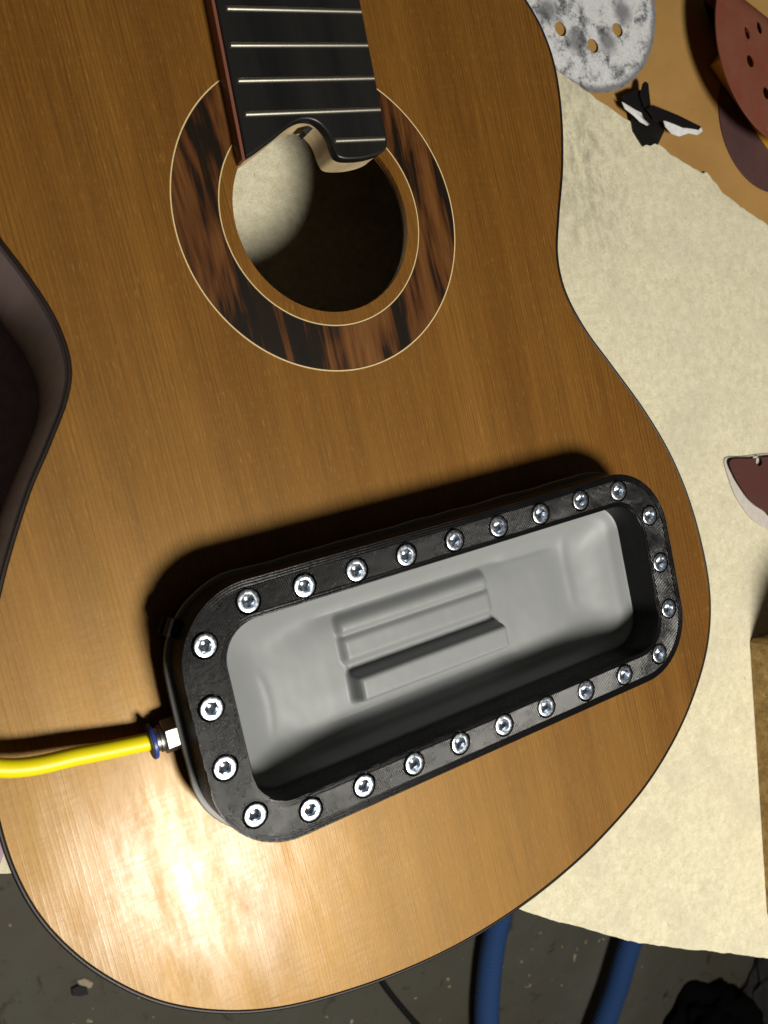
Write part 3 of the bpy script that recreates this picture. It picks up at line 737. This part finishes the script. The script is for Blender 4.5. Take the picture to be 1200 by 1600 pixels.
tag(mesh('cable', v, f, M_['black'], at=(pts[0][0], pts[0][1], -938)), 'thin black cable running across the floor below the guitar', 'cable')

def lump(name, cx, cy, rx, ry, rz, mat, seed, label, cat, amp=.35):
    bm = bmesh.new(); bmesh.ops.create_icosphere(bm, subdivisions=5, radius=1.0)
    for q in bm.verts:
        p = q.co.copy(); n = mnoise.noise(p*1.6+Vector((seed, 0, 0)))*amp + mnoise.noise(p*4+Vector((0, seed, 0)))*amp*.35 + abs(mnoise.noise(p*2.6+Vector((seed, seed, 0))))*amp*.5
        p *= 1+n; q.co = Vector((p.x*rx, p.y*ry, max(p.z, -.55)*rz+.55*rz))
    v_ = [tuple(q.co) for q in bm.verts]; f_ = [tuple(x.index for x in q.verts) for q in bm.faces]; bm.free()
    o = mesh(name, v_, f_, mat, ang=180); o.location = V(cx, cy, FZ+1); return tag(o, label, cat)
bx, by = [(923.8,1452.8)][0]
lump('cloth_bag', bx, by, 120, 100, 60, M_['cloth'], 3.1, 'black crumpled bag on the floor at the lower right corner', 'bag')
bx, by = [(1155.0,1481.1)][0]
lump('rag', bx, by, 110, 90, 28, M_['greycl'], 8.4, 'dark grey rag on the floor behind the black bag', 'rag')
# wood chips and dirt strewn on the floor
cv, cf = [], []
for i in range(170):
    px_ = random.random(); x = -260+px_*1100; y = 470+px_*450+random.uniform(-60, 360); s = random.uniform(1.2, 4.2)*(2.2 if random.random() < .04 else 1); a = random.random()*6.28; asp = random.uniform(.25, .8)
    base = len(cv)
    for k in range(5):
        t = a+k*1.2566; u_ = math.cos(k*1.2566)*s; w_ = math.sin(k*1.2566)*s*asp*random.uniform(.7, 1.2)
        q = (x+u_*math.cos(a)-w_*math.sin(a), y+u_*math.sin(a)+w_*math.cos(a)); cv += [(q[0], q[1], FZ+.3), (q[0], q[1], FZ+.3+random.uniform(.6, 1.6))]
    cf += [tuple(base+2*k+1 for k in range(5))]+[(base+2*k, base+2*((k+1) % 5), base+2*((k+1) % 5)+1, base+2*k+1) for k in range(5)]
o = mesh('wood_chips', cv, cf, M_['chip'], at=(0, 600, FZ)); o['kind'] = 'stuff'; o['label'] = 'pale wood chips and dust scattered over the grey floor'
for pts, mt, nm, lab, cat in (([(-147.5, 744.2, -937), (-137.4, 745.9, -937), (-128.1, 757.8, -937), (-132.2, 763.4, -937), (-144.0, 757.8, -937)], M_['chip'], 'wood_offcut', 'pale wood offcut on the floor at the lower left', 'offcut'),
                     ([(-156.3, 749.5, -934), (-147.6, 749.5, -934), (-137.5, 757.9, -934), (-138.4, 768.2, -934), (-148.3, 765.6, -934), (-157.9, 759.2, -934)], M_['black'], 'rubber_scrap', 'small black rubber scrap against the pale offcut on the floor', 'scrap')):
    v, f = prism([[(x, y) for x, y, z in pts]], FZ+.3, pts[0][2], .8, 1)
    tag(mesh(nm, v, f, mt, at=(pts[0][0], pts[0][1], FZ)), lab, cat)
